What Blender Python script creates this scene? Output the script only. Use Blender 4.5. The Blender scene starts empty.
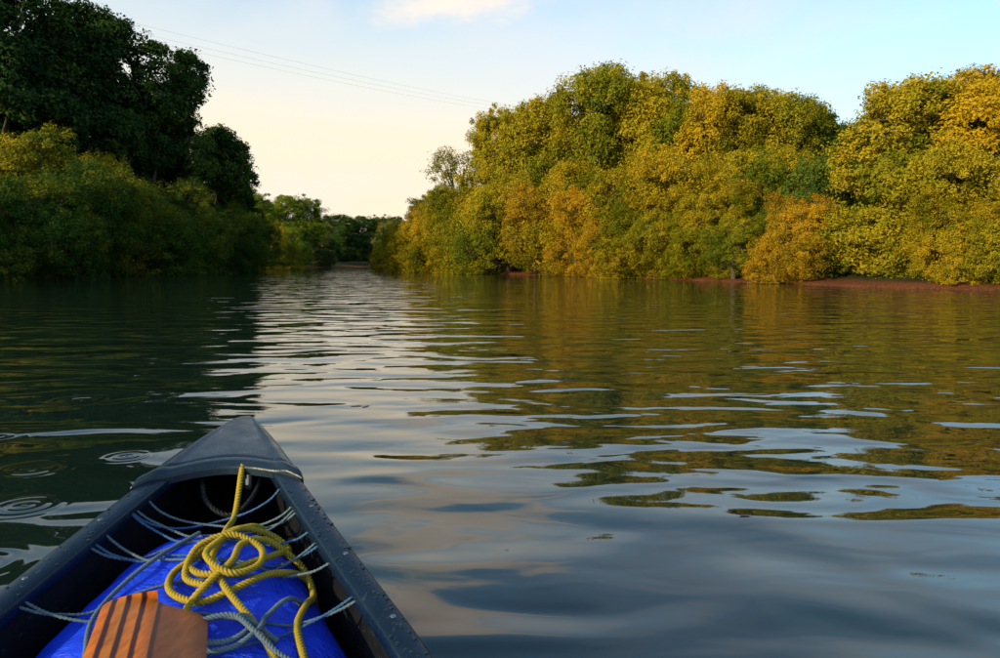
import bpy, math, random
import numpy as np
from mathutils import Vector
random.seed(3)
scene=bpy.context.scene
# ------------------------------------------------------------------ helpers
def link(o,parent=None):
    scene.collection.objects.link(o)
    if parent: o.parent=parent
    return o
def empty(name):
    e=bpy.data.objects.new(name,None); e.empty_display_size=.2; return link(e)
def mesh_obj(name,verts,faces,mats=(),parent=None,smooth=True):
    me=bpy.data.meshes.new(name); me.from_pydata([tuple(v) for v in verts],[],faces); me.update()
    for m in mats: me.materials.append(m)
    if smooth: me.polygons.foreach_set('use_smooth',[True]*len(me.polygons))
    return link(bpy.data.objects.new(name,me),parent)
class NT:
    def __init__(s,tree):
        s.t=tree; s.n=tree.nodes; s.l=tree.links
    def node(s,typ,ins=None,**kw):
        n=s.n.new(typ)
        for k,v in kw.items(): setattr(n,k,v)
        if ins:
            for k,v in ins.items():
                if hasattr(v,'node') : s.l.new(v,n.inputs[k])
                else: n.inputs[k].default_value=v
        return n
    def math(s,op,a,b=0.0,c=None,clamp=False):
        d={0:a,1:b}
        if c is not None: d[2]=c
        return s.node('ShaderNodeMath',d,operation=op,use_clamp=clamp).outputs[0]
    def vm(s,op,a,b=(0,0,0)):
        n=s.node('ShaderNodeVectorMath',{0:a,1:b},operation=op)
        return n.outputs[1] if op in('LENGTH','DISTANCE','DOT_PRODUCT') else n.outputs[0]
    def noise(s,vec,scale,detail=2,rough=.5,dist=0.):
        return s.node('ShaderNodeTexNoise',{'Vector':vec,'Scale':scale,'Detail':detail,'Roughness':rough,'Distortion':dist}).outputs['Fac']
    def ramp(s,fac,stops):
        n=s.node('ShaderNodeValToRGB',{'Fac':fac}); e=n.color_ramp.elements
        while len(e)<len(stops): e.new(.5)
        for i,(p,c) in enumerate(stops):
            e[i].position=p; e[i].color=(c[0],c[1],c[2],1)
        return n.outputs[0]
    def mix(s,f,a,b,blend='MIX'):
        n=s.node('ShaderNodeMix',data_type='RGBA',blend_type=blend)
        for i,v in ((0,f),(6,a),(7,b)):
            if hasattr(v,'node'): s.l.new(v,n.inputs[i])
            else: n.inputs[i].default_value=v if i==0 else (v[0],v[1],v[2],1)
        return n.outputs[2]
    def smooth(s,v,a,b):
        return s.node('ShaderNodeMapRange',{0:v,1:a,2:b,3:0.,4:1.},interpolation_type='SMOOTHSTEP').outputs[0]
def newmat(name):
    m=bpy.data.materials.new(name); m.use_nodes=True
    for n in list(m.node_tree.nodes): m.node_tree.nodes.remove(n)
    t=NT(m.node_tree); out=t.node('ShaderNodeOutputMaterial')
    return m,t,out
def principled(t,out,base,rough=.5,bump=None,bstr=.3,bdist=.01,**kw):
    d={'Base Color':base if hasattr(base,'node') else (*base,1),'Roughness':rough}
    d.update(kw)
    p=t.node('ShaderNodeBsdfPrincipled',d)
    if bump is not None:
        b=t.node('ShaderNodeBump',{'Height':bump,'Strength':bstr,'Distance':bdist}); t.l.new(b.outputs[0],p.inputs['Normal'])
    t.l.new(p.outputs[0],out.inputs[0]); return p
# ------------------------------------------------------------------ light
AZ=math.radians(-132); EL=math.radians(21)
sd=Vector((math.sin(AZ)*math.cos(EL),math.cos(AZ)*math.cos(EL),math.sin(EL)))
sun=bpy.data.lights.new('sun','SUN'); sun.energy=5.0; sun.angle=math.radians(.5); sun.color=(1,.80,.44)
so=link(bpy.data.objects.new('sun',sun)); so.rotation_euler=sd.to_track_quat('Z','Y').to_euler(); so.location=(-30,-20,40)
w=bpy.data.worlds.new("World"); scene.world=w; w.use_nodes=True
t=NT(w.node_tree)
for n in list(t.n): t.n.remove(n)
wout=t.node('ShaderNodeOutputWorld')
sky=t.node('ShaderNodeTexSky',sky_type='NISHITA',sun_disc=False,sun_elevation=EL,sun_rotation=AZ,air_density=1.0,dust_density=1.2,ozone_density=1.5)
dirv=t.node('ShaderNodeTexCoord').outputs['Generated']
sep=t.node('ShaderNodeSeparateXYZ',{0:dirv})
zz=sep.outputs[2]
base=t.mix(1.0,sky.outputs[0],(1.45,1.75,1.72),'MULTIPLY')
# warm evening haze low in the sky, strongest towards the left/ahead
hz=t.math('SUBTRACT',1.0,t.smooth(zz,-.02,.50))
az=t.vm('DOT_PRODUCT',dirv,(-.42,.90,0))
azm=t.smooth(az,.45,1.0)
hazefac=t.math('MULTIPLY',hz,t.math('MULTIPLY_ADD',azm,1.15,.30),clamp=True)
warm=t.smooth(t.math('ADD',zz,t.math('MULTIPLY',azm,-.14)),-.08,.20)
hcol=t.mix(warm,(7.5,6.3,4.4),(6.3,6.4,6.0))
col=t.mix(hazefac,base,hcol)
# thin high cloud
pv=t.vm('MULTIPLY',dirv,(1.6,1.6,5.0))
cn=t.noise(pv,1.6,4,.55,.6)
thin=t.math('MULTIPLY',t.smooth(cn,.38,.70),.5)
lowz=t.math('SUBTRACT',1.0,t.smooth(zz,.30,.55))
thin=t.math('MULTIPLY',thin,t.math('MULTIPLY_ADD',lowz,.7,.3))
col=t.mix(thin,col,(6.2,6.1,6.0))
# one larger lit cloud bank ahead
dd=t.vm('MULTIPLY',t.vm('SUBTRACT',dirv,(-.055,.935,.360)),(6.6,0,12.5))
ln=t.vm('LENGTH',dd)
cn2=t.noise(t.vm('MULTIPLY',dirv,(1,1,2.2)),7,4,.6)
cm=t.smooth(t.math('ADD',t.math('SUBTRACT',1.0,ln),t.math('MULTIPLY',t.math('SUBTRACT',cn2,.5),2.2)),.05,.75)
front=t.smooth(sep.outputs[1],.0,.4)
col=t.mix(t.math('MULTIPLY',t.math('MULTIPLY',cm,front),.85),col,(8.0,6.7,5.5))
bg=t.node('ShaderNodeBackground',{'Color':col,'Strength':.15})
t.l.new(bg.outputs[0],wout.inputs[0])
scene.view_settings.view_transform='Standard'; scene.view_settings.look='None'; scene.view_settings.exposure=0
# ------------------------------------------------------------------ camera
cam=bpy.data.cameras.new('camera'); co=link(bpy.data.objects.new('camera',cam)); cam.sensor_width=36; cam.lens=28
co.location=(0,0,1.0); co.rotation_euler=(math.radians(90-4.92),0,0); cam.clip_start=.02; cam.clip_end=4000; scene.camera=co
# ------------------------------------------------------------------ river + terrain
right=[(60,-400),(34,-60),(27,-20),(22,8),(16.9,26),(14.0,31),(10.5,41),(2.3,60),(-5,74),(-11,86),(-16,110),(-14,135),(10,150),(60,156),(200,160),(420,165)]
left=[(420,200),(200,190),(60,182),(0,176),(-26,166),(-33,140),(-31,111),(-28,80),(-27.3,60),(-28,43),(-28,20),(-25,-20),(-20,-60),(0,-400)]
poly=np.array(right+left,float)
def sdist(P):
    n=len(poly); best=np.full(len(P),1e9); inside=np.zeros(len(P),bool)
    for i in range(n):
        a=poly[i]; b=poly[(i+1)%n]; e=b-a
        tt=np.clip(((P-a)@e)/(e@e),0,1); d=np.linalg.norm(P-(a+tt[:,None]*e),axis=1); best=np.minimum(best,d)
        c=((a[1]>P[:,1])!=(b[1]>P[:,1])); den=(b[1]-a[1]) if b[1]!=a[1] else 1e-9
        inside^= c&(P[:,0]<(b[0]-a[0])*(P[:,1]-a[1])/den+a[0])
    return np.where(inside,-best,best)
def warp(a,k,R): return np.sign(a)*(np.abs(a)*k+(R-k)*np.abs(a)**4)
ax=warp(np.linspace(-1,1,401),90,1500); ay=60+warp(np.linspace(-1,1,421),130,1500)
X,Y=np.meshgrid(ax,ay); P=np.stack([X.ravel(),Y.ravel()],1)
D=sdist(P)-.5+.5*np.sin(P[:,0]*.9+P[:,1]*.31)*np.cos(P[:,1]*.7)+.3*np.sin(P[:,0]*2.1-P[:,1]*1.7)
far=np.clip((np.hypot(P[:,0],P[:,1])-220)/700,0,1)
Dp=np.maximum(D,0)
Z=np.where(D<0,np.maximum(-1.6,D*.5),.16*(1-np.exp(-Dp/.5))+np.clip((Dp-1.2)*.12,0,1.0))
Z=Z+.05*np.sin(P[:,0]*1.7+P[:,1])*np.sin(P[:,1]*1.3)*np.clip(D,0,1)+.12*np.sin(P[:,0]*.33)*np.cos(P[:,1]*.27)*(D>3)+far*14*(D>0)*(.6+.4*np.sin(P[:,0]*.006+1))
nx,ny=len(ax),len(ay)
idx=np.arange(nx*ny).reshape(ny,nx)
F=np.stack([idx[:-1,:-1],idx[:-1,1:],idx[1:,1:],idx[1:,:-1]],-1).reshape(-1,4)
def np_mesh(name,V,F,mat_idx=None,tint=None,smooth=None):
    me=bpy.data.meshes.new(name); k=F.shape[1]
    me.vertices.add(len(V)); me.vertices.foreach_set('co',V.astype(np.float32).ravel())
    me.loops.add(F.size); me.loops.foreach_set('vertex_index',F.astype(np.int32).ravel())
    me.polygons.add(len(F)); me.polygons.foreach_set('loop_start',(np.arange(len(F))*k).astype(np.int32))
    try: me.polygons.foreach_set('loop_total',np.full(len(F),k,np.int32))
    except Exception: pass
    if mat_idx is not None: me.polygons.foreach_set('material_index',mat_idx.astype(np.int32))
    if smooth is not None: me.polygons.foreach_set('use_smooth',smooth)
    if tint is not None:
        at=me.attributes.new('tint','FLOAT','FACE'); at.data.foreach_set('value',tint.astype(np.float32))
    me.update(calc_edges=True); me.validate(); return me
gm,t,out=newmat('bank_soil_and_grass')
pos=t.node('ShaderNodeNewGeometry').outputs['Position']
pz=t.node('ShaderNodeSeparateXYZ',{0:pos}).outputs[2]
n1=t.noise(pos,.6,5); n2=t.noise(pos,9,5)
grass=t.ramp(n1,[(.3,(.020,.024,.008)),(.6,(.035,.038,.010)),(.8,(.06,.045,.015))])
mud=t.ramp(n2,[(.3,(.07,.022,.008)),(.7,(.19,.066,.024))])
f=t.smooth(t.math('ADD',pz,t.math('MULTIPLY',t.math('SUBTRACT',n2,.5),.2)),.16,.30)
principled(t,out,t.mix(f,mud,grass),.95,bump=n2,bstr=.8,bdist=.1,**{'Specular IOR Level':.1})
g=bpy.data.objects.new('ground',np_mesh('ground',np.stack([P[:,0],P[:,1],Z],1),F,smooth=np.ones(len(F),bool))); g.data.materials.append(gm); link(g)
# ------------------------------------------------------------------ water
wm,t,out=newmat('river_water')
pos=t.node('ShaderNodeNewGeometry').outputs['Position']
def scl(v): return t.vm('MULTIPLY',pos,v)
a=t.noise(scl((1.0,1.9,1)),1.0,1,.4,.45)
b=t.noise(scl((1.0,1.7,1)),2.9,1.5,.45,.4)
c=t.noise(scl((.35,.9,1)),.5,1,.4)
patch=t.smooth(t.noise(scl((.3,.5,1)),.35,2),.38,.62)
h=t.math('MULTIPLY',a,.046)
h=t.math('ADD',h,t.math('MULTIPLY',c,.036))
h=t.math('ADD',h,t.math('MULTIPLY',t.math('MULTIPLY',b,t.math('MULTIPLY_ADD',patch,.8,.25)),.0078))
def ring(cx,cy,R,lam,amp):
    d=t.vm('DISTANCE',t.vm('MULTIPLY',pos,(1,1,0)),(cx,cy,0))
    s=t.math('SINE',t.math('MULTIPLY',d,2*math.pi/lam))
    env=t.math('SUBTRACT',1.0,t.smooth(d,R*.35,R))
    return t.math('MULTIPLY',t.math('MULTIPLY',s,env),amp)
for r in [(-2.27,3.7,.24,.07,.0009),(-1.93,3.95,.2,.06,.0008),(-3.05,5.6,.3,.09,.0014),(-1.96,3.13,.22,.06,.0008),(-2.9,4.4,.28,.08,.0013),
          (-.12,2.72,.5,.19,.0004),(-1.35,2.1,.3,.08,.0009),(-1.75,2.5,.25,.07,.0009)]:
    h=t.math('ADD',h,ring(*r))
bmp=t.node('ShaderNodeBump',{'Height':h,'Strength':1.,'Distance':1.})
p=t.node('ShaderNodeBsdfPrincipled',{'Base Color':(.007,.016,.012,1),'Roughness':.025,'IOR':1.47,'Normal':bmp.outputs[0]})
t.l.new(p.outputs[0],out.inputs[0])
wv=[(-1500,-1400,0),(1500,-1400,0),(1500,1500,0),(-1500,1500,0)]
mesh_obj('river_water',wv,[(0,1,2,3)],[wm],smooth=False)
# ------------------------------------------------------------------ foliage
bark,t,out=newmat('bark')
pos=t.node('ShaderNodeTexCoord').outputs['Object']
nb=t.noise(t.vm('MULTIPLY',pos,(6,6,1.2)),2,3)
principled(t,out,t.ramp(nb,[(.3,(.03,.022,.016)),(.7,(.12,.09,.065))]),.9,bump=nb,bstr=.7,bdist=.05)
def leafmat(name,dark,mid,lite,trans=.3):
    m,t,out=newmat(name)
    tint=t.node('ShaderNodeAttribute',attribute_name='tint').outputs['Fac']
    rnd=t.node('ShaderNodeObjectInfo').outputs['Random']
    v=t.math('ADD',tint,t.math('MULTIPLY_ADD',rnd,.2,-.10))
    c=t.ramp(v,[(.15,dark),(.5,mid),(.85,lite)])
    d=t.node('ShaderNodeBsdfDiffuse',{'Color':c})
    if trans>0:
        tr=t.node('ShaderNodeBsdfTranslucent',{'Color':c})
        d=t.node('ShaderNodeMixShader',{0:trans,1:d.outputs[0],2:tr.outputs[0]})
    t.l.new(d.outputs[0],out.inputs[0]); return m
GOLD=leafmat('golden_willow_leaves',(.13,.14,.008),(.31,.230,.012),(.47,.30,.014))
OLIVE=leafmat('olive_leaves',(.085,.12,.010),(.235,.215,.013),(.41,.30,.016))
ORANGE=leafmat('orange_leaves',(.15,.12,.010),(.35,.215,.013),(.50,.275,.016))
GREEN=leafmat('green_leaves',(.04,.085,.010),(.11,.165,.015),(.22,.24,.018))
DARK=leafmat('dark_green_leaves',(.008,.024,.009),(.020,.046,.012),(.055,.09,.016),.0)  # dark green that also carries the shade of the backlit left-bank trees
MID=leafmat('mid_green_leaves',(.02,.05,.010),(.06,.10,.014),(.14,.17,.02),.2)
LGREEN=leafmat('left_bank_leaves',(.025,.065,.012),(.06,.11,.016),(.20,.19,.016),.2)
LGOLD=leafmat('left_bank_sunlit_yellow_leaves',(.07,.10,.012),(.20,.19,.016),(.38,.29,.018),.25)  # yellowish bush; the sunlit look of its top is put into the colour
FAR=leafmat('far_leaves',(.03,.05,.02),(.08,.10,.025),(.18,.16,.035),0)
def tube(pts,rad,seg=7):
    V=[];F=[]
    for i,(p,r) in enumerate(zip(pts,rad)):
        p=np.array(p); q=np.array(pts[min(i+1,len(pts)-1)])-np.array(pts[max(i-1,0)]); q=q/ (np.linalg.norm(q)+1e-9)
        u=np.cross(q,[.3,.9,.1]); u/=np.linalg.norm(u)+1e-9; v=np.cross(q,u)
        for k in range(seg):
            an=2*math.pi*k/seg; V.append(p+r*(math.cos(an)*u+math.sin(an)*v))
    for i in range(len(pts)-1):
        for k in range(seg):
            F.append((i*seg+k,i*seg+(k+1)%seg,(i+1)*seg+(k+1)%seg,(i+1)*seg+k))
    return V,F
def tree_mesh(name,seed,H,R,kind,nlobe,nclus,nleaf,L,Wd,rc):
    """unit: metres; origin at trunk foot"""
    rg=np.random.default_rng(seed)
    lobes=[]
    for i in range(nlobe):
        a=rg.uniform(0,2*math.pi); q=rg.uniform(0,1)
        if kind=='bush':
            zf=rg.uniform(.08,.8); rad=R*math.sqrt(max(0,1-(zf/.98)**2))*.75*math.sqrt(q)
            lr=R*rg.uniform(.20,.42)*(1-.35*zf)
        elif kind=='tall':
            zf=rg.uniform(.2,.88); rad=R*(1-(abs(zf-.45)/.62)**1.6)*.8*q**.5
            lr=R*rg.uniform(.18,.38)*(1.05-.5*zf)
        else:
            zf=rg.uniform(.3,.86); rad=R*math.sqrt(max(0,1-((zf-.5)/.46)**2))*.8*q**.5
            lr=R*rg.uniform(.18,.40)
        lobes.append((np.array([rad*math.cos(a),rad*math.sin(a),zf*H]),lr))
    C=np.array([l[0] for l in lobes]); LR=np.array([l[1] for l in lobes])
    k=rg.choice(nlobe,nclus*3,p=LR**2/np.sum(LR**2))
    d=rg.normal(size=(nclus*3,3)); d[:,2]=d[:,2]*.9+.12; d/=np.linalg.norm(d,axis=1)[:,None]
    sh=rg.uniform(.62,1.08,nclus*3)+ (rg.random(nclus*3)<.16)*rg.uniform(.05,.45,nclus*3)
    vz=1.15 if kind!='broad' else .95
    pc=C[k]+d*(LR[k]*sh)[:,None]*np.array([1,1,vz])
    dist=np.linalg.norm(pc[:,None,:]-C[None],axis=2)/LR[None]
    bur=(dist<.8).sum(1)-(sh<.8)
    keep=np.argsort(bur+rg.random(len(bur))*1.3)[:nclus]
    pc=pc[keep]; kk=k[keep]
    pc[:,2]=np.maximum(pc[:,2],rg.uniform(.0,.08,nclus)*H)
    crad=rc*rg.uniform(.45,1.35,nclus)
    lobet=rg.normal(0,.11,nlobe)
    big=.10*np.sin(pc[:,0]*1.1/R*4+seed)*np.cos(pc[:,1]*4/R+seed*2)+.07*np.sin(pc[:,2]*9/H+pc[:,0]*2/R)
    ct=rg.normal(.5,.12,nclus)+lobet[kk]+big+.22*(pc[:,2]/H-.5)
    cen=np.array([0,0,H*.45]); outd=pc-cen; outd/=np.linalg.norm(outd,axis=1)[:,None]+1e-6
    N=nclus*nleaf; ci=np.repeat(np.arange(nclus),nleaf)
    o=rg.normal(size=(N,3)); o/=np.linalg.norm(o,axis=1)[:,None]; o*=(rg.random(N)**.5)[:,None]
    o[:,2]*=.8
    pos=pc[ci]+o*crad[ci][:,None]
    if kind=='bush': pos[:,2]-= (np.linalg.norm(o[:,:2],axis=1)**2)*crad[ci]*.4
    pos[:,2]=np.maximum(pos[:,2],.05)
    nrm=rg.normal(size=(N,3))*.5+outd[ci]*.65+o*.8; nrm/=np.linalg.norm(nrm,axis=1)[:,None]
    t1=np.cross(nrm,rg.normal(size=(N,3))+np.array([0,0,.6])); t1/=np.linalg.norm(t1,axis=1)[:,None]; t2=np.cross(nrm,t1)
    sz=rg.uniform(.6,1.35,N)[:,None]
    V=np.stack([pos-t1*L*sz,pos-t2*Wd*sz+nrm*Wd*.25,pos+t1*L*sz,pos+t2*Wd*sz+nrm*Wd*.25],1).reshape(-1,3)
    Fq=np.arange(N*4).reshape(-1,4)
    tint=np.clip(ct[ci]+rg.normal(0,.09,N),0,1)
    BV=[];BF=[]
    def add(pts,rad):
        v,f=tube(pts,rad,6); o0=len(BV); BV.extend(v); BF.extend([tuple(x+o0 for x in ff) for ff in f])
    r0=H*.020+.05
    top=np.array([rg.normal(0,.04)*H,rg.normal(0,.04)*H,H*.72]); 
    tp=[top*tt+np.array([math.sin(tt*5+seed)*.02*H*tt,math.cos(tt*4)*.015*H*tt,0]) for tt in np.linspace(0,1,9)]
    add([tp[0]-np.array([0,0,.6])]+tp,[r0*1.5]+[r0*(1.25-1.1*tt) for tt in np.linspace(0,1,9)])
    for i in range(nlobe):
        s=tp[min(8,1+int(max(0,(C[i][2]/H-.15))*7))]; e=C[i]
        m=(s+e)/2+np.array([rg.normal()*.03*H,rg.normal()*.03*H,-.03*H]); rr=r0*.45
        add([s,(s*.6+m*.4),m,(m+e)/2,e],[rr,rr*.8,rr*.6,rr*.4,rr*.15])
        for j in range(3):
            dd=rg.normal(size=3); dd/=np.linalg.norm(dd); dd[2]=abs(dd[2])
            add([e,e+dd*LR[i]*.5,e+dd*LR[i]*1.02+np.array([0,0,.05])],[rr*.22,rr*.12,rr*.04])
    BV=np.array(BV); BF=np.array(BF)
    VV=np.concatenate([V,BV]); FF=np.concatenate([Fq,BF+len(V)])
    mi=np.concatenate([np.zeros(N),np.ones(len(BF))]); ti=np.concatenate([tint,np.zeros(len(BF))])
    sm=np.concatenate([np.zeros(N,bool),np.ones(len(BF),bool)])
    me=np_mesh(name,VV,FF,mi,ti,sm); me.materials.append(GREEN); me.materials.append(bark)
    me['H']=float(np.percentile(V[:,2],99.7)); return me
M={
 'bushA':tree_mesh('willow_bush_a',11,6,3.6,'bush',26,950,95,.054,.025,.40),
 'bushB':tree_mesh('willow_bush_b',12,6,3.9,'bush',22,950,95,.054,.025,.44),
 'bushC':tree_mesh('willow_bush_c',13,6,3.3,'bush',30,950,95,.050,.024,.36),
 'broadA':tree_mesh('broad_a',21,14,6.0,'broad',36,1250,95,.105,.052,.70),
 'broadB':tree_mesh('broad_b',22,14,5.6,'broad',32,1250,95,.105,.052,.74),
 'broadC':tree_mesh('broad_c',23,14,5.2,'bush',40,1250,95,.098,.048,.66),
 'tallA':tree_mesh('tall_a',31,20,6.2,'tall',46,1100,70,.14,.072,.70),
 'tallB':tree_mesh('tall_b',32,20,5.6,'tall',42,1100,70,.14,.072,.74),
 'thin':tree_mesh('thin_a',41,14,3.2,'broad',14,200,50,.10,.045,.7),
}
def plant(name,mesh,x,y,h,mat,rot=None,wid=1.0):
    me=M[mesh]; s=h/me['H']; d=float(sdist(np.array([[x,y]],float))[0])
    o=bpy.data.objects.new(name,me); o.location=(x,y,-.25 if d<.8 else .0); o.scale=(s*wid,s*wid,s)
    o.rotation_euler=(0,0,random.uniform(0,6.28) if rot is None else rot)
    o.material_slots[0].link='OBJECT'; o.material_slots[0].material=mat
    return link(o)
# --- right bank, back rank
T=[('thin',-5.0,92,14.2,OLIVE,1.0),('broadC',-6.6,86,8.6,OLIVE,1.1),('broadA',.7,80,15.8,OLIVE,.74),('broadC',4.0,74,16.2,OLIVE,.8),
   ('broadB',9.0,64,16.6,OLIVE,.85),('broadA',13.0,63,15.6,OLIVE,.80),('broadC',16.0,57,13.2,GOLD,.85),('broadB',19.6,58,13.4,OLIVE,.85),
   ('broadA',22.6,60,13.2,MID,.85),('broadB',32,75,13.6,DARK,.9),('broadC',18.6,36,8.9,OLIVE,1.15),('broadB',21.2,36,9.6,GOLD,1.1),('broadA',24.6,37.5,9.9,OLIVE,1.1),
   ('broadC',24.5,30,8.4,GOLD,1.1),('broadB',31,47,12,OLIVE,1.0),('broadA',29,20,10,OLIVE,1),('broadB',33,2,11,GREEN,1),
   ('broadA',40,62,14,DARK,1)]
for me_,x,y,h,m,wd in T: plant('willow_tree' if me_!='thin' else 'birch_tree',me_,x,y,h,m,wid=wd)
# --- right bank, waterside willow scrub (leans over the water)
B=[('bushC',-12.6,88,4.0,GOLD,1),('bushA',-10.2,85,5.6,GOLD,1),('bushB',-6.8,79,7.0,GOLD,1),('bushC',-3.9,75,8.0,OLIVE,1),('bushA',-1.4,71,7.4,GOLD,1),
   ('bushB',.8,66.5,8.4,OLIVE,1),('bushC',3.0,62,7.0,ORANGE,1.1),('bushA',5.6,59.0,8.6,GOLD,1),('bushB',6.6,54.0,6.0,ORANGE,1),('bushC',9.0,51.5,8.0,GOLD,1),
   ('bushA',9.4,47.0,5.4,GOLD,1),('bushB',12.0,48.6,7.8,GOLD,1),('bushC',12.2,44.5,5.6,GOLD,1),('bushA',16.5,48,8.0,OLIVE,1),
   ('bushC',12.0,40.0,3.3,OLIVE,1.15),('bushC',14.3,37.0,4.2,ORANGE,1.05),('bushA',17.6,42,6.4,MID,1),('bushC',18.2,31.0,3.8,GOLD,1.1),
   ('bushB',20,32.5,5.8,OLIVE,1.1),('bushA',20.0,27.6,4.4,OLIVE,1.1),('bushB',23,21,4,GREEN,1),('bushA',26,12,4.5,GOLD,1),('bushC',28,0,4,OLIVE,1)]
for me_,x,y,h,m,wd in B: plant('willow_bush',me_,x,y,h,m,wid=wd)
# --- left bank
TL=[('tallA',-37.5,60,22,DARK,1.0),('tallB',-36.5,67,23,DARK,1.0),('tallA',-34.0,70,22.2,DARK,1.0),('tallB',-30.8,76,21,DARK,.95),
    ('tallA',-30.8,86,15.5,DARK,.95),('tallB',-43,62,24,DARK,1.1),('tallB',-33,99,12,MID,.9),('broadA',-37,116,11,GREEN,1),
    ('tallB',-56,24,20,DARK,1.2),('tallA',-52,8,20,DARK,1.2),('tallB',-50,-8,18,DARK,1.1)]  # unseen trees added to shade the left bank, carrying its woodland on
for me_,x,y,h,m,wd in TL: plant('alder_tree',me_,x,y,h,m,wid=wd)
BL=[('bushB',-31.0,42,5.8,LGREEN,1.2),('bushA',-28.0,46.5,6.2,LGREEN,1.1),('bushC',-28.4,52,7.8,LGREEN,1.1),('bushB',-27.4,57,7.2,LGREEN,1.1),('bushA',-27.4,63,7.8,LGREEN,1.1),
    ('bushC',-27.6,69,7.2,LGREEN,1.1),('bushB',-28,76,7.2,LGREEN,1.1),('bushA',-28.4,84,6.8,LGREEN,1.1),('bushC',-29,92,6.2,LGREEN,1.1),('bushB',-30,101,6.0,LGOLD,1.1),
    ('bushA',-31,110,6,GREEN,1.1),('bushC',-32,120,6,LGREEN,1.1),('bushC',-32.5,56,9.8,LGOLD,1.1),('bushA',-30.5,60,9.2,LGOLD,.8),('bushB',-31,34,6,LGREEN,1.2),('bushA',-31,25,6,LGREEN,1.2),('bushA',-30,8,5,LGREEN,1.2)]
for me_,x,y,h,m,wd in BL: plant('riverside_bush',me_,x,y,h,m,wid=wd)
# --- distant trees at the bend: one named mass
ft=empty('distant_trees')
for i,(x,y,h,me_,m) in enumerate([(-36,133,12,'broadA',GREEN),(-35,146,8.6,'broadC',FAR),(-38,160,9,'broadB',GREEN),(-37,178,11.5,'broadC',DARK),(-32,183,11.5,'broadA',DARK),(-27,184,10.5,'broadB',FAR),(-22,185,7.5,'bushB',FAR),
      (-19,186,9.6,'broadB',DARK),(-14,187,10.5,'broadC',GREEN),(-9,188,9,'broadC',FAR),(-3,190,10,'broadA',FAR),(6,192,11,'broadB',FAR),(18,196,12,'broadC',FAR),
      (-13,146,8,'bushA',GREEN),(-6,150,9,'broadC',FAR),(-28,210,13,'broadA',FAR),(-60,190,15,'broadC',FAR),(-31,181,5,'bushC',FAR),(-26,182,5,'bushA',GREEN),(-20,182,5,'bushB',FAR),
      (-35,180,5.5,'bushA',FAR),(-39,172,5.5,'bushB',GREEN),(-15,184,5,'bushC',FAR),(-10,185,5,'bushA',FAR),(-33,200,8,'broadC',FAR),(-24,198,8,'broadC',DARK)]):
    o=plant('distant_tree_%d'%i,me_,x,y,h,m,wid=1.25); o.parent=ft
# --- overhead line
wirem,t,out=newmat('wire'); principled(t,out,(.4,.42,.45),.6)
pl=empty('power_line')
for j,(dx,dz) in enumerate([(0,0),(1.5,-1.1),(3,0.3)]):
    pts=[];A=np.array([-62.,60,26.5]);Bq=np.array([10.,212,41.])
    for tt in np.linspace(0,1,24):
        p=A*(1-tt)+Bq*tt; pts.append((p[0]+dx,p[1],p[2]+dz-4*1.6*tt*(1-tt)))
    v,f=tube(pts,[.010]*len(pts),5); mesh_obj('wire_%d'%(j+1),v,f,[wirem],pl)
# ------------------------------------------------------------------ canoe
canoe=empty('canoe')
TIP=np.array([-.656,1.975]); BK=np.array([.211,-.977]); LT=np.array([.977,.211]); LEN=4.9
S_=[0,.012,.03,.08,.25,.5,.8,1.07,1.6,2.45]
W_=[.010,.018,.024,.038,.090,.160,.256,.352,.430,.455]
Z_=[.60,.60,.60,.599,.590,.567,.522,.475,.42,.39]
def wof(s): s=min(s,LEN-s); return float(np.interp(s,S_,W_))
def zof(s): s=min(s,LEN-s); return float(np.interp(s,S_,Z_))
SS=np.linspace(0,LEN,491); k=np.hanning(31); k/=k.sum()
def smo(f):
    a=np.array([f(s) for s in SS]); b=np.convolve(np.pad(a,15,mode='edge'),k,'valid'); m=np.clip(np.minimum(SS,LEN-SS)/.15,0,1); return a*(1-m)+b*m
WS=smo(wof);ZS=smo(zof)
def wf(s): return float(np.interp(s,SS,WS))
def zf(s): return float(np.interp(s,SS,ZS))
def CP(s,l,z): xy=TIP+BK*s+LT*l; return (xy[0],xy[1],z)
def loft(name,rows,mats,parent=canoe,closed=False,cap=False):
    V=[];F=[];n=len(rows[0])
    for r in rows: V.extend(r)
    for i in range(len(rows)-1):
        for j in range(n if closed else n-1):
            F.append((i*n+j,i*n+(j+1)%n,(i+1)*n+(j+1)%n,(i+1)*n+j))
    if cap: F.append(tuple(range(n))); F.append(tuple(range((len(rows)-1)*n,len(rows)*n))[::-1])
    return mesh_obj(name,V,F,mats,parent)
def plastic(name,c1,c2,rough,sc=30,spec=.5,bs=.25):
    m,t,out=newmat(name); pos=t.node('ShaderNodeNewGeometry').outputs['Position']
    n=t.noise(pos,sc,6,.6); n2=t.noise(pos,sc*9,3); n3=t.noise(t.vm('MULTIPLY',pos,(60,9,30)),3,4,.7)
    r=t.math('MULTIPLY_ADD',n,.5,rough-.25)
    cc=t.mix(n,c1,c2); cc=t.mix(t.math('MULTIPLY',t.smooth(n3,.60,.72),.4),cc,(.06,.09,.12))
    principled(t,out,cc,r,bump=t.math('ADD',n2,n),bstr=bs,bdist=.0015,**{'Specular IOR Level':spec}); return m
rail_m=plastic('gunwale_vinyl',(.002,.008,.020),(.006,.018,.038),.32,spec=.24)
deck_m=plastic('deck_plastic',(.006,.014,.026),(.016,.030,.048),.32,22,spec=.32,bs=.4)
hull_m=plastic('hull_plastic',(.008,.02,.07),(.012,.03,.10),.35)
inner_m=plastic('hull_inside',(.003,.004,.006),(.008,.009,.012),.6,spec=.2)
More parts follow.
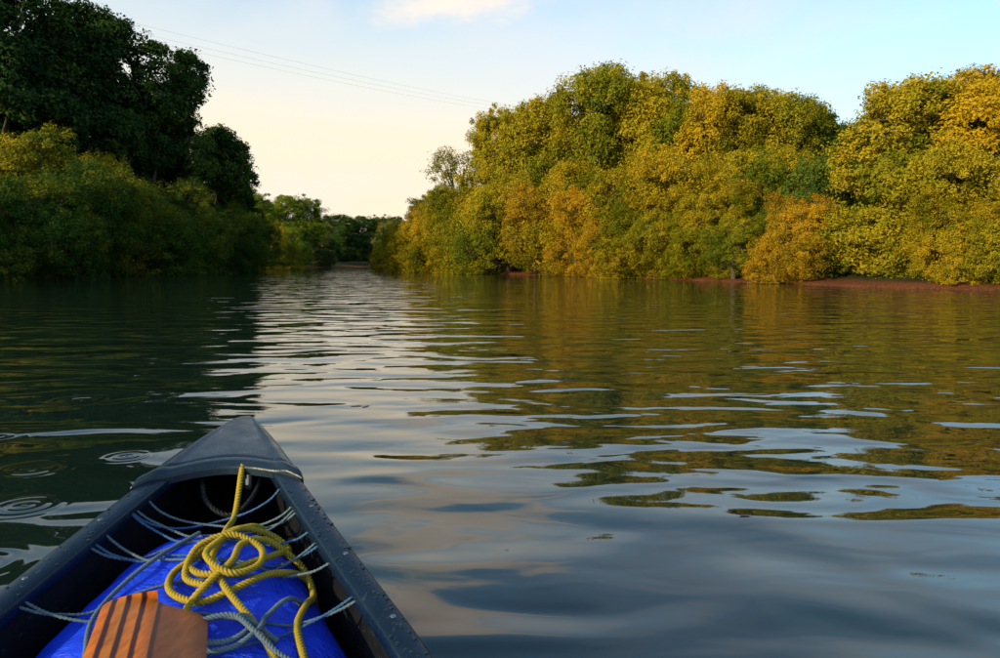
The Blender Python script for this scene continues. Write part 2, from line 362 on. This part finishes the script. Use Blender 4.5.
ss=np.concatenate([[0,.006,.012,.02,.03,.045,.06],np.linspace(.08,LEN-.08,130),LEN-np.array([.06,.045,.03,.02,.012,.006,0])])
rows=[]; rin=[]
for s in ss:
    q=min(s,LEN-s); zk=float(np.interp(q,[0,.03,.08,.2,.45,.9],[.42,.25,.10,.0,-.06,-.09])); row=[];ri=[]
    for j in range(17):
        an=math.pi*j/16; c_=math.cos(an); s_=math.sin(an)
        l=(wf(s)-.012 if wf(s)>.03 else wf(s)*.6)*math.copysign(abs(c_)**.75,c_); z=zf(s)-.008-(zf(s)-zk)*s_**.8
        row.append(CP(s,l,z)); ri.append(CP(s,l*.96,z+ .008*s_))
    rows.append(row); rin.append(ri)
loft('hull',rows,[hull_m]); loft('hull_lining',rin[6:-6],[inner_m])
fl=[]
for s in ss[12:-12]:
    hwid=max(.01,wf(s)*.82-.01); fl.append([CP(s,u*hwid,.035) for u in (-1,-.5,0,.5,1)])
loft('floor',fl,[inner_m])
for side,nm in((1,'gunwale_right'),(-1,'gunwale_left')):
    rows=[]
    for s in ss:
        wo=wf(s); wi=max(wo-.046,.002); z=zf(s); r=.006
        prof=[(wo-.003,z-.030),(wo,z-.024),(wo,z-r),(wo-.002,z-.002),(wo-r,z),((wo+wi)/2,z+.0015),(wi+r*.8,z),(wi+.001,z-.003),(wi,z-r),(wi,z-.022),(wi+.004,z-.026)]
        prof=[(max(a,.001),b) for a,b in prof]
        rows.append([CP(s,side*a,b) for a,b in prof])
    loft(nm,rows,[rail_m],closed=True,cap=True)
def deck(name,flip):
    def pz(uu,v):
        s_end=.415+.075*abs(v)**2.0; s=-.006+uu*(s_end+.006); q=max(s,0)
        l=v*(wf(max(q,.0))+.003)
        bulge=.003*(1-abs(v)**3)*min(1,.3+q*2.2) + .006*math.exp(-((abs(v)-.84)/.09)**2)*min(1,q*5)
        d_end=(s_end-s)
        rid=.007*math.exp(-((d_end-.026)/.018)**4) - .004*math.exp(-((d_end-.060)/.008)**2)
        return s,l,zf(q)+.0040+bulge+rid
    rows=[]
    for i in range(121):
        uu=(i/120)**.9; row=[]
        s,l,z=pz(uu,-1); row.append((s,l*1.0-.001,z-.034)); row.append((s,l-.001,z-.004))
        for j in range(41):
            v=-1+2*j/40; s,l,z=pz(uu,v*.985); row.append((s,l,z))
        s,l,z=pz(uu,1); row.append((s,l+.001,z-.004)); row.append((s,l+.001,z-.034))
        rows.append([CP(LEN-a if flip else a,b,c) for a,b,c in row])
    last=[(p[0],p[1],p[2]-.006) for p in rows[-1]]; rows.append(last)
    lip=[(p[0],p[1],p[2]-.012) for p in last]; rows.append(lip)
    nose=[(p[0],p[1],p[2]-.03) for p in rows[0]]; rows.insert(0,nose)
    return loft(name,rows,[deck_m])
deck('bow_deck',False); deck('stern_deck',True)
def disc_set(name,pts,r,h,mat,parent=canoe,seg=10,jit=0):
    V=[];F=[]
    for (x,y,z) in pts:
        rr=r*random.uniform(1-jit,1+jit); hh=h*rr/r; o=len(V)
        el=random.uniform(1,1+jit*.6); an0=random.uniform(0,3)
        for (fr,fh) in ((1,0),(.86,.55),(.5,.9)):
            for k_ in range(seg):
                a_=2*math.pi*k_/seg; xx=math.cos(a_)*fr*rr*el; yy=math.sin(a_)*fr*rr
                V.append((x+xx*math.cos(an0)-yy*math.sin(an0),y+xx*math.sin(an0)+yy*math.cos(an0),z+fh*hh))
        V.append((x,y,z+hh))
        for ri_ in range(2):
            for k_ in range(seg):
                F.append((o+ri_*seg+k_,o+ri_*seg+(k_+1)%seg,o+(ri_+1)*seg+(k_+1)%seg,o+(ri_+1)*seg+k_))
        for k_ in range(seg): F.append((o+2*seg+k_,o+2*seg+(k_+1)%seg,o+3*seg))
    return mesh_obj(name,V,F,[mat],parent)
steel,t,out=newmat('rivet_steel'); principled(t,out,(.25,.25,.26),.35,Metallic=.9)
disc_set('rivets',[CP(s,sd_*(wf(s)-.018),zf(s)+.0005) for s in (.62,.80,.98,1.16,1.4) for sd_ in (-1,1)],.005,.002,steel)
dropm,t,out=newmat('water_drops'); principled(t,out,(.01,.02,.03),.03,**{'IOR':1.33})
dp=[]
for i in range(300):
    s=random.uniform(.5,1.5); sd_=1 if random.random()<.75 else -1; dp.append(CP(s,sd_*(wf(s)-random.uniform(.004,.042)),zf(s)+.0003))
disc_set('water_drops',dp,.0024,.0012,dropm,jit=.6)
# ---- airbag
PW=3.2
def bf(s):
    if s<.72: return math.sqrt(max(0.,1-((.72-s)/.29)**2))
    if s>1.35: return math.sqrt(max(0.,1-((s-1.35)/.3)**2))
    return 1.
def bag(s):
    f_=bf(s); return max(.004,(wf(s)-.040)*(f_**.6)), .17*max(f_,.02), zf(s)-.040-.17
def bagtop(s,l):
    hw,hh,zc=bag(s); u=min(1,abs(l)/hw); return zc+hh*(1-u**PW)**(1/PW)
bagm,t,out=newmat('airbag_nylon'); pos=t.node('ShaderNodeNewGeometry').outputs['Position']
nn=t.noise(t.vm('MULTIPLY',pos,(1,1.6,1)),14,4,.6,1.2); fine=t.noise(pos,600,2)
principled(t,out,t.mix(nn,(.004,.028,.60),(.010,.07,.95)),.45,bump=t.math('ADD',nn,t.math('MULTIPLY',fine,.03)),bstr=.9,bdist=.022,**{'Specular IOR Level':.3})
rows=[]
for s in np.linspace(.431,1.649,110):
    hw,hh,zc=bag(s); row=[]
    for j in range(64):
        an=2*math.pi*j/64; c_,s_=math.cos(an),math.sin(an)
        l=hw*math.copysign(abs(c_)**(2/PW),c_); z=zc+hh*math.copysign(abs(s_)**(2/PW),s_)
        z+=.0035*math.sin(s*38+l*22)*math.sin(l*31+s*9)+.0015*math.sin(s*90+l*60)
        row.append(CP(s,l,z))
    rows.append(row)
loft('airbag',rows,[bagm],closed=True,cap=True)
# ---- ropes
def spline(pts,step=.004):
    P_=[np.array(p,float) for p in pts]; P_=[2*P_[0]-P_[1]]+P_+[2*P_[-1]-P_[-2]]; o=[]
    for i in range(1,len(P_)-2):
        n=max(2,int(np.linalg.norm(P_[i+1]-P_[i])/step))
        for k_ in range(n):
            t_=k_/n; a_,b_,c_,d_=P_[i-1:i+3]
            o.append(.5*((2*b_)+(-a_+c_)*t_+(2*a_-5*b_+4*c_-d_)*t_**2+(-a_+3*b_-3*c_+d_)*t_**3))
    o.append(P_[-2]); return np.array(o)
def rope(name,pts,r,mat,pitch=.03,strands=3,parent=canoe,step=.003):
    Q=spline(pts,step); V=[];F=[];seg=6
    d=np.gradient(Q,axis=0); d/=np.linalg.norm(d,axis=1)[:,None]+1e-9
    up=np.array([0,0,1.]); u=np.cross(d,up+np.array([.01,.02,0])); u/=np.linalg.norm(u,axis=1)[:,None]+1e-9; v=np.cross(d,u)
    L_=np.concatenate([[0],np.cumsum(np.linalg.norm(np.diff(Q,axis=0),axis=1))])
    for k_ in range(strands):
        ph=2*math.pi*(L_/pitch+k_/strands)
        cq=Q+(np.cos(ph)[:,None]*u+np.sin(ph)[:,None]*v)*r*.42
        o=len(V)
        for i in range(len(cq)):
            for j in range(seg):
                an=2*math.pi*j/seg; V.append(cq[i]+r*.6*(math.cos(an)*u[i]+math.sin(an)*v[i]))
        for i in range(len(cq)-1):
            for j in range(seg): F.append((o+i*seg+j,o+i*seg+(j+1)%seg,o+(i+1)*seg+(j+1)%seg,o+(i+1)*seg+j))
        F.append(tuple(range(o,o+seg))[::-1]); F.append(tuple(range(len(V)-seg,len(V))))
    return mesh_obj(name,V,F,[mat],parent)
def ropem(name,c1,c2):
    m,t,out=newmat(name); pos=t.node('ShaderNodeNewGeometry').outputs['Position']
    n=t.noise(pos,260,4,.7); n2=t.noise(pos,18,3)
    principled(t,out,t.mix(t.math('MULTIPLY_ADD',n,.6,t.math('MULTIPLY',n2,.4)),c1,c2),.85,bump=n,bstr=.6,bdist=.002,**{'Specular IOR Level':.2}); return m
yel=ropem('yellow_rope_fibre',(.16,.11,.008),(.52,.37,.04)); gry=ropem('grey_cord_fibre',(.035,.06,.08),(.16,.22,.27)); blu=ropem('blue_cord_fibre',(.02,.06,.15),(.06,.15,.30))
def on(s,l,e=0.): return CP(s,l,max(bagtop(s,l) if .45<s<1.62 else -1,zf(s)-.20)+.007+e)
yl=[CP(.33,.03,zf(.33)-.05),CP(.40,.036,zf(.4)+.000),CP(.432,.036,zf(.42)-.008),CP(.50,.030,.505)]+[on(*p) for p in [
 (.60,.028,.008),(.66,.022,.004),(.71,.00,.004),(.765,-.035,.004),(.82,-.028,.004),(.853,.02,.004),(.835,.07,.012),(.79,.12,.012),(.73,.172,.008),(.66,.185,.006),(.61,.15,.006),(.60,.10,.008),(.64,.055,.018),
 (.70,.02,.020),(.76,-.01,.018),(.80,.01,.020),(.81,.05,.024),(.78,.09,.024),(.72,.13,.018),(.665,.14,.016),(.64,.11,.016),(.67,.06,.028),(.73,.03,.028),(.79,.03,.028),(.85,.06,.016),(.91,.10,.006),(.96,.125,.004),(1.02,.145,.004),(1.10,.158,.006),(1.2,.17,.004)]]
rope('yellow_rope',yl,.0062,yel,.020)
yl2=[on(*p) for p in [(1.22,.20,.004),(1.10,.185,.004),(1.0,.178,.004),(.92,.165,.006),(.85,.175,.006),(.78,.185,.006),(.72,.165,.018),(.71,.11,.028),(.745,.07,.036),(.80,.06,.036),(.84,.03,.026),(.87,.005,.008),(.92,.01,.004),(.96,.035,.004),(1.0,.03,.004),(1.06,.035,.004)]]
rope('yellow_rope_tail',yl2,.0062,yel,.020)
yl3=[on(*p) for p in [(.84,.03,.02),(.80,-.01,.016),(.745,.0,.034),(.72,.05,.040),(.75,.10,.034),(.80,.10,.03),(.83,.06,.034),(.79,.02,.044),(.74,.04,.046)]]
rope('yellow_rope_hitch',yl3,.0060,yel,.020)
g1=[on(*p) for p in [(.60,-.02,.003),(.70,-.07,.003),(.78,-.112,.003),(.86,-.13,.003),(.95,-.115,.003),(1.04,-.095,.003),(1.15,-.06,.003)]]
rope('grey_painter',g1,.0042,gry,.02)
g2=[on(*p) for p in [(.93,-.03,.004),(.90,.03,.004),(.905,.085,.01),(.94,.10,.014),(.97,.07,.014),(.955,.02,.014),(.93,.03,.02),(.925,.075,.024),(.96,.11,.02),(.995,.15,.006),(1.02,.21,.004),(1.06,.275,.01)]]+[CP(1.10,.300,zf(1.1)-.015)]
rope('grey_painter_knot',g2,.0048,gry,.018)
g3=[on(*p) for p in [(.96,.14,.006),(.935,.10,.02),(.92,.05,.02),(.94,.01,.01),(.975,.03,.01),(.98,.08,.012),(.95,.115,.02),(.90,.12,.006),(.84,.16,.004),(.76,.21,.004)]]
rope('grey_painter_loop',g3,.0044,gry,.018)
def lace(nm,s0,l0,s1,l1,mat,r=.0028):
    pts=[]; a0=random.uniform(0,6)
    for tt in np.linspace(0,1,16):
        s=s0*(1-tt)+s1*tt; l=l0*(1-tt)+l1*tt; zl=(zf(s0)*(1-tt)+zf(s1)*tt)-.013
        bow=math.sin(math.pi*tt)
        s+=.016*math.sin(tt*7+a0)*bow
        pts.append(CP(s,l,max(zl-.05*bow**.7,bagtop(s,l)+.003 if .45<s<1.62 else -1)))
    rope(nm,pts,r,mat,.012,step=.006)
zs=[.50,.56,.60,.68,.73,.84,.90,1.04,1.12,1.28,1.36,1.5]
for i in range(len(zs)-1):
    sd_=1 if i%2 else -1; a_=zs[i]; b_=zs[i+1]+.012
    lace('lacing_%d'%i,a_,-sd_*(wf(a_)-.043),b_,sd_*(wf(b_)-.043),gry if i%3 else blu)
for i,(s0,s1) in enumerate([(.52,.585),(.575,.69),(.65,.80)]):
    lace('lacing_cross_%d'%i,s0,-(wf(s0)-.043),s1,(wf(s1)-.043),(gry,blu,gry)[i])
rope('grab_loop',[CP(.36,-.05,zf(.4)-.01),CP(.45,-.03,zf(.4)-.055),CP(.49,.02,zf(.4)-.075),CP(.46,.06,zf(.4)-.05),CP(.36,.08,zf(.4)-.01)],.006,inner_m)
# ------------------------------------------------------------------ paddle
paddle=empty('paddle')
wood,t,out=newmat('striped_wood')
uv=t.node('ShaderNodeAttribute',attribute_name='across').outputs['Fac']
oc=t.node('ShaderNodeNewGeometry').outputs['Position']
gr=t.noise(t.vm('MULTIPLY',oc,(90,14,60)),1.4,5,.6)
x_=t.math('ADD',t.math('MULTIPLY',t.math('SUBTRACT',gr,.5),.02),uv)
LO=(.82,.19,.010);DK=(.08,.010,.004)
stripe=t.ramp(x_,[(0,LO),(.07,LO),(.085,DK),(.12,DK),(.135,LO),(.20,(.90,.25,.012)),(.215,DK),(.25,DK),(.265,LO),(.34,(.86,.22,.010)),(.355,DK),(.39,DK),(.405,LO),(.50,(.76,.16,.010)),(.515,DK),(.545,(.15,.02,.006)),(.56,(.46,.085,.012)),(.80,(.56,.12,.015)),(1,(.32,.055,.010))])
c_=t.mix(1.0,stripe,t.ramp(gr,[(.3,(.62,.56,.50)),(.65,(1,1,1))]),'MULTIPLY')
principled(t,out,c_,.42,bump=gr,bstr=.2,bdist=.001,**{'Specular IOR Level':.2})
tipc=np.array([-.496,1.090]); dr=np.array([.335,-.942]); dr/=np.linalg.norm(dr); pr=np.array([-dr[1],dr[0]])
V=[];F=[];acr=[]
nv=24; BW=.068
def blade_hw(u):
    if u<.045: return BW*(1-(1-u/.045)**2.6)**(1/2.6)
    return BW if u<.30 else BW-(BW-.016)*min(1,(u-.30)/.22)**1.3
us=list(.045*(1-np.cos(np.linspace(0,math.pi/2,12))))+list(np.linspace(.06,.52,28))
z0=.506
for sgn in(1,-1):
    for u in us:
        hw=max(blade_hw(u),.0005)
        for j in range(nv+1):
            v=-1+2*j/nv; th=(.0045+.005*math.exp(-(v*3)**2)*min(1,u*8))*(1-abs(v)**6)
            xy=tipc+dr*u+pr*(v*hw); zz_=z0+.024*u-.020*v + sgn*th
            V.append((xy[0],xy[1],zz_)); acr.append(.5+.5*v*hw/BW)
n1_=len(us)*(nv+1)
for i in range(len(us)-1):
    for j in range(nv):
        a_=i*(nv+1)+j; F.append((a_,a_+1,a_+nv+2,a_+nv+1)); F.append((n1_+a_,n1_+a_+nv+1,n1_+a_+nv+2,n1_+a_+1))
pb=mesh_obj('blade',V,F,[wood],paddle); at=pb.data.attributes.new('across','FLOAT','POINT'); at.data.foreach_set('value',acr)
sp=[]; 
for u in np.linspace(.40,1.45,20):
    xy=tipc+dr*u; sp.append((xy[0],xy[1],z0+.024*u))
v,f=tube(sp,[.012+.003*min(1,(u-.4)*8) for u in np.linspace(.40,1.45,20)],12); shf=mesh_obj('shaft',v,f,[wood],paddle); at=shf.data.attributes.new('across','FLOAT','POINT'); at.data.foreach_set('value',[.7]*len(v))
xy=tipc+dr*1.46
v,f=tube([(xy[0]-pr[0]*.05,xy[1]-pr[1]*.05,z0+.035),(xy[0]-pr[0]*.03,xy[1]-pr[1]*.03,z0+.035),(xy[0],xy[1],z0+.036),(xy[0]+pr[0]*.03,xy[1]+pr[1]*.03,z0+.035),(xy[0]+pr[0]*.05,xy[1]+pr[1]*.05,z0+.035)],[.008,.016,.019,.016,.008],12)
gp=mesh_obj('grip',v,f,[wood],paddle); at=gp.data.attributes.new('across','FLOAT','POINT'); at.data.foreach_set('value',[.7]*len(v))
# ------------------------------------------------------------------ floating leaves
lm,t,out=newmat('fallen_leaf'); principled(t,out,(.05,.03,.012),.5)
V=[];F=[]
for (x,y,r,a_) in [(-1.0,5.35,.05,.2),(-.93,5.33,.04,1.),(.97,3.0,.03,.1),(1.15,6.9,.04,.3),(1.75,2.55,.03,2.8),(-1.9,6.2,.04,.5),(2.9,6.4,.05,.4),(.6,9.5,.05,.2),(-.4,12,.06,.1),(3.6,4.6,.04,1.3),(-3.6,8,.06,.2),(2,14,.06,.3),(.35,4.2,.02,.5)]:
    o=len(V)
    for (p_,q_,z_) in [(-1,0,.004),(-.4,.32,.002),(.3,.36,.003),(1,0,.006),(.3,-.34,.002),(-.4,-.3,.003)]:
        V.append((x+r*(p_*math.cos(a_)-q_*math.sin(a_)),y+r*(p_*math.sin(a_)+q_*math.cos(a_)),z_))
    F.append(tuple(range(o,o+6)))
mesh_obj('floating_leaves',V,F,[lm],smooth=False)
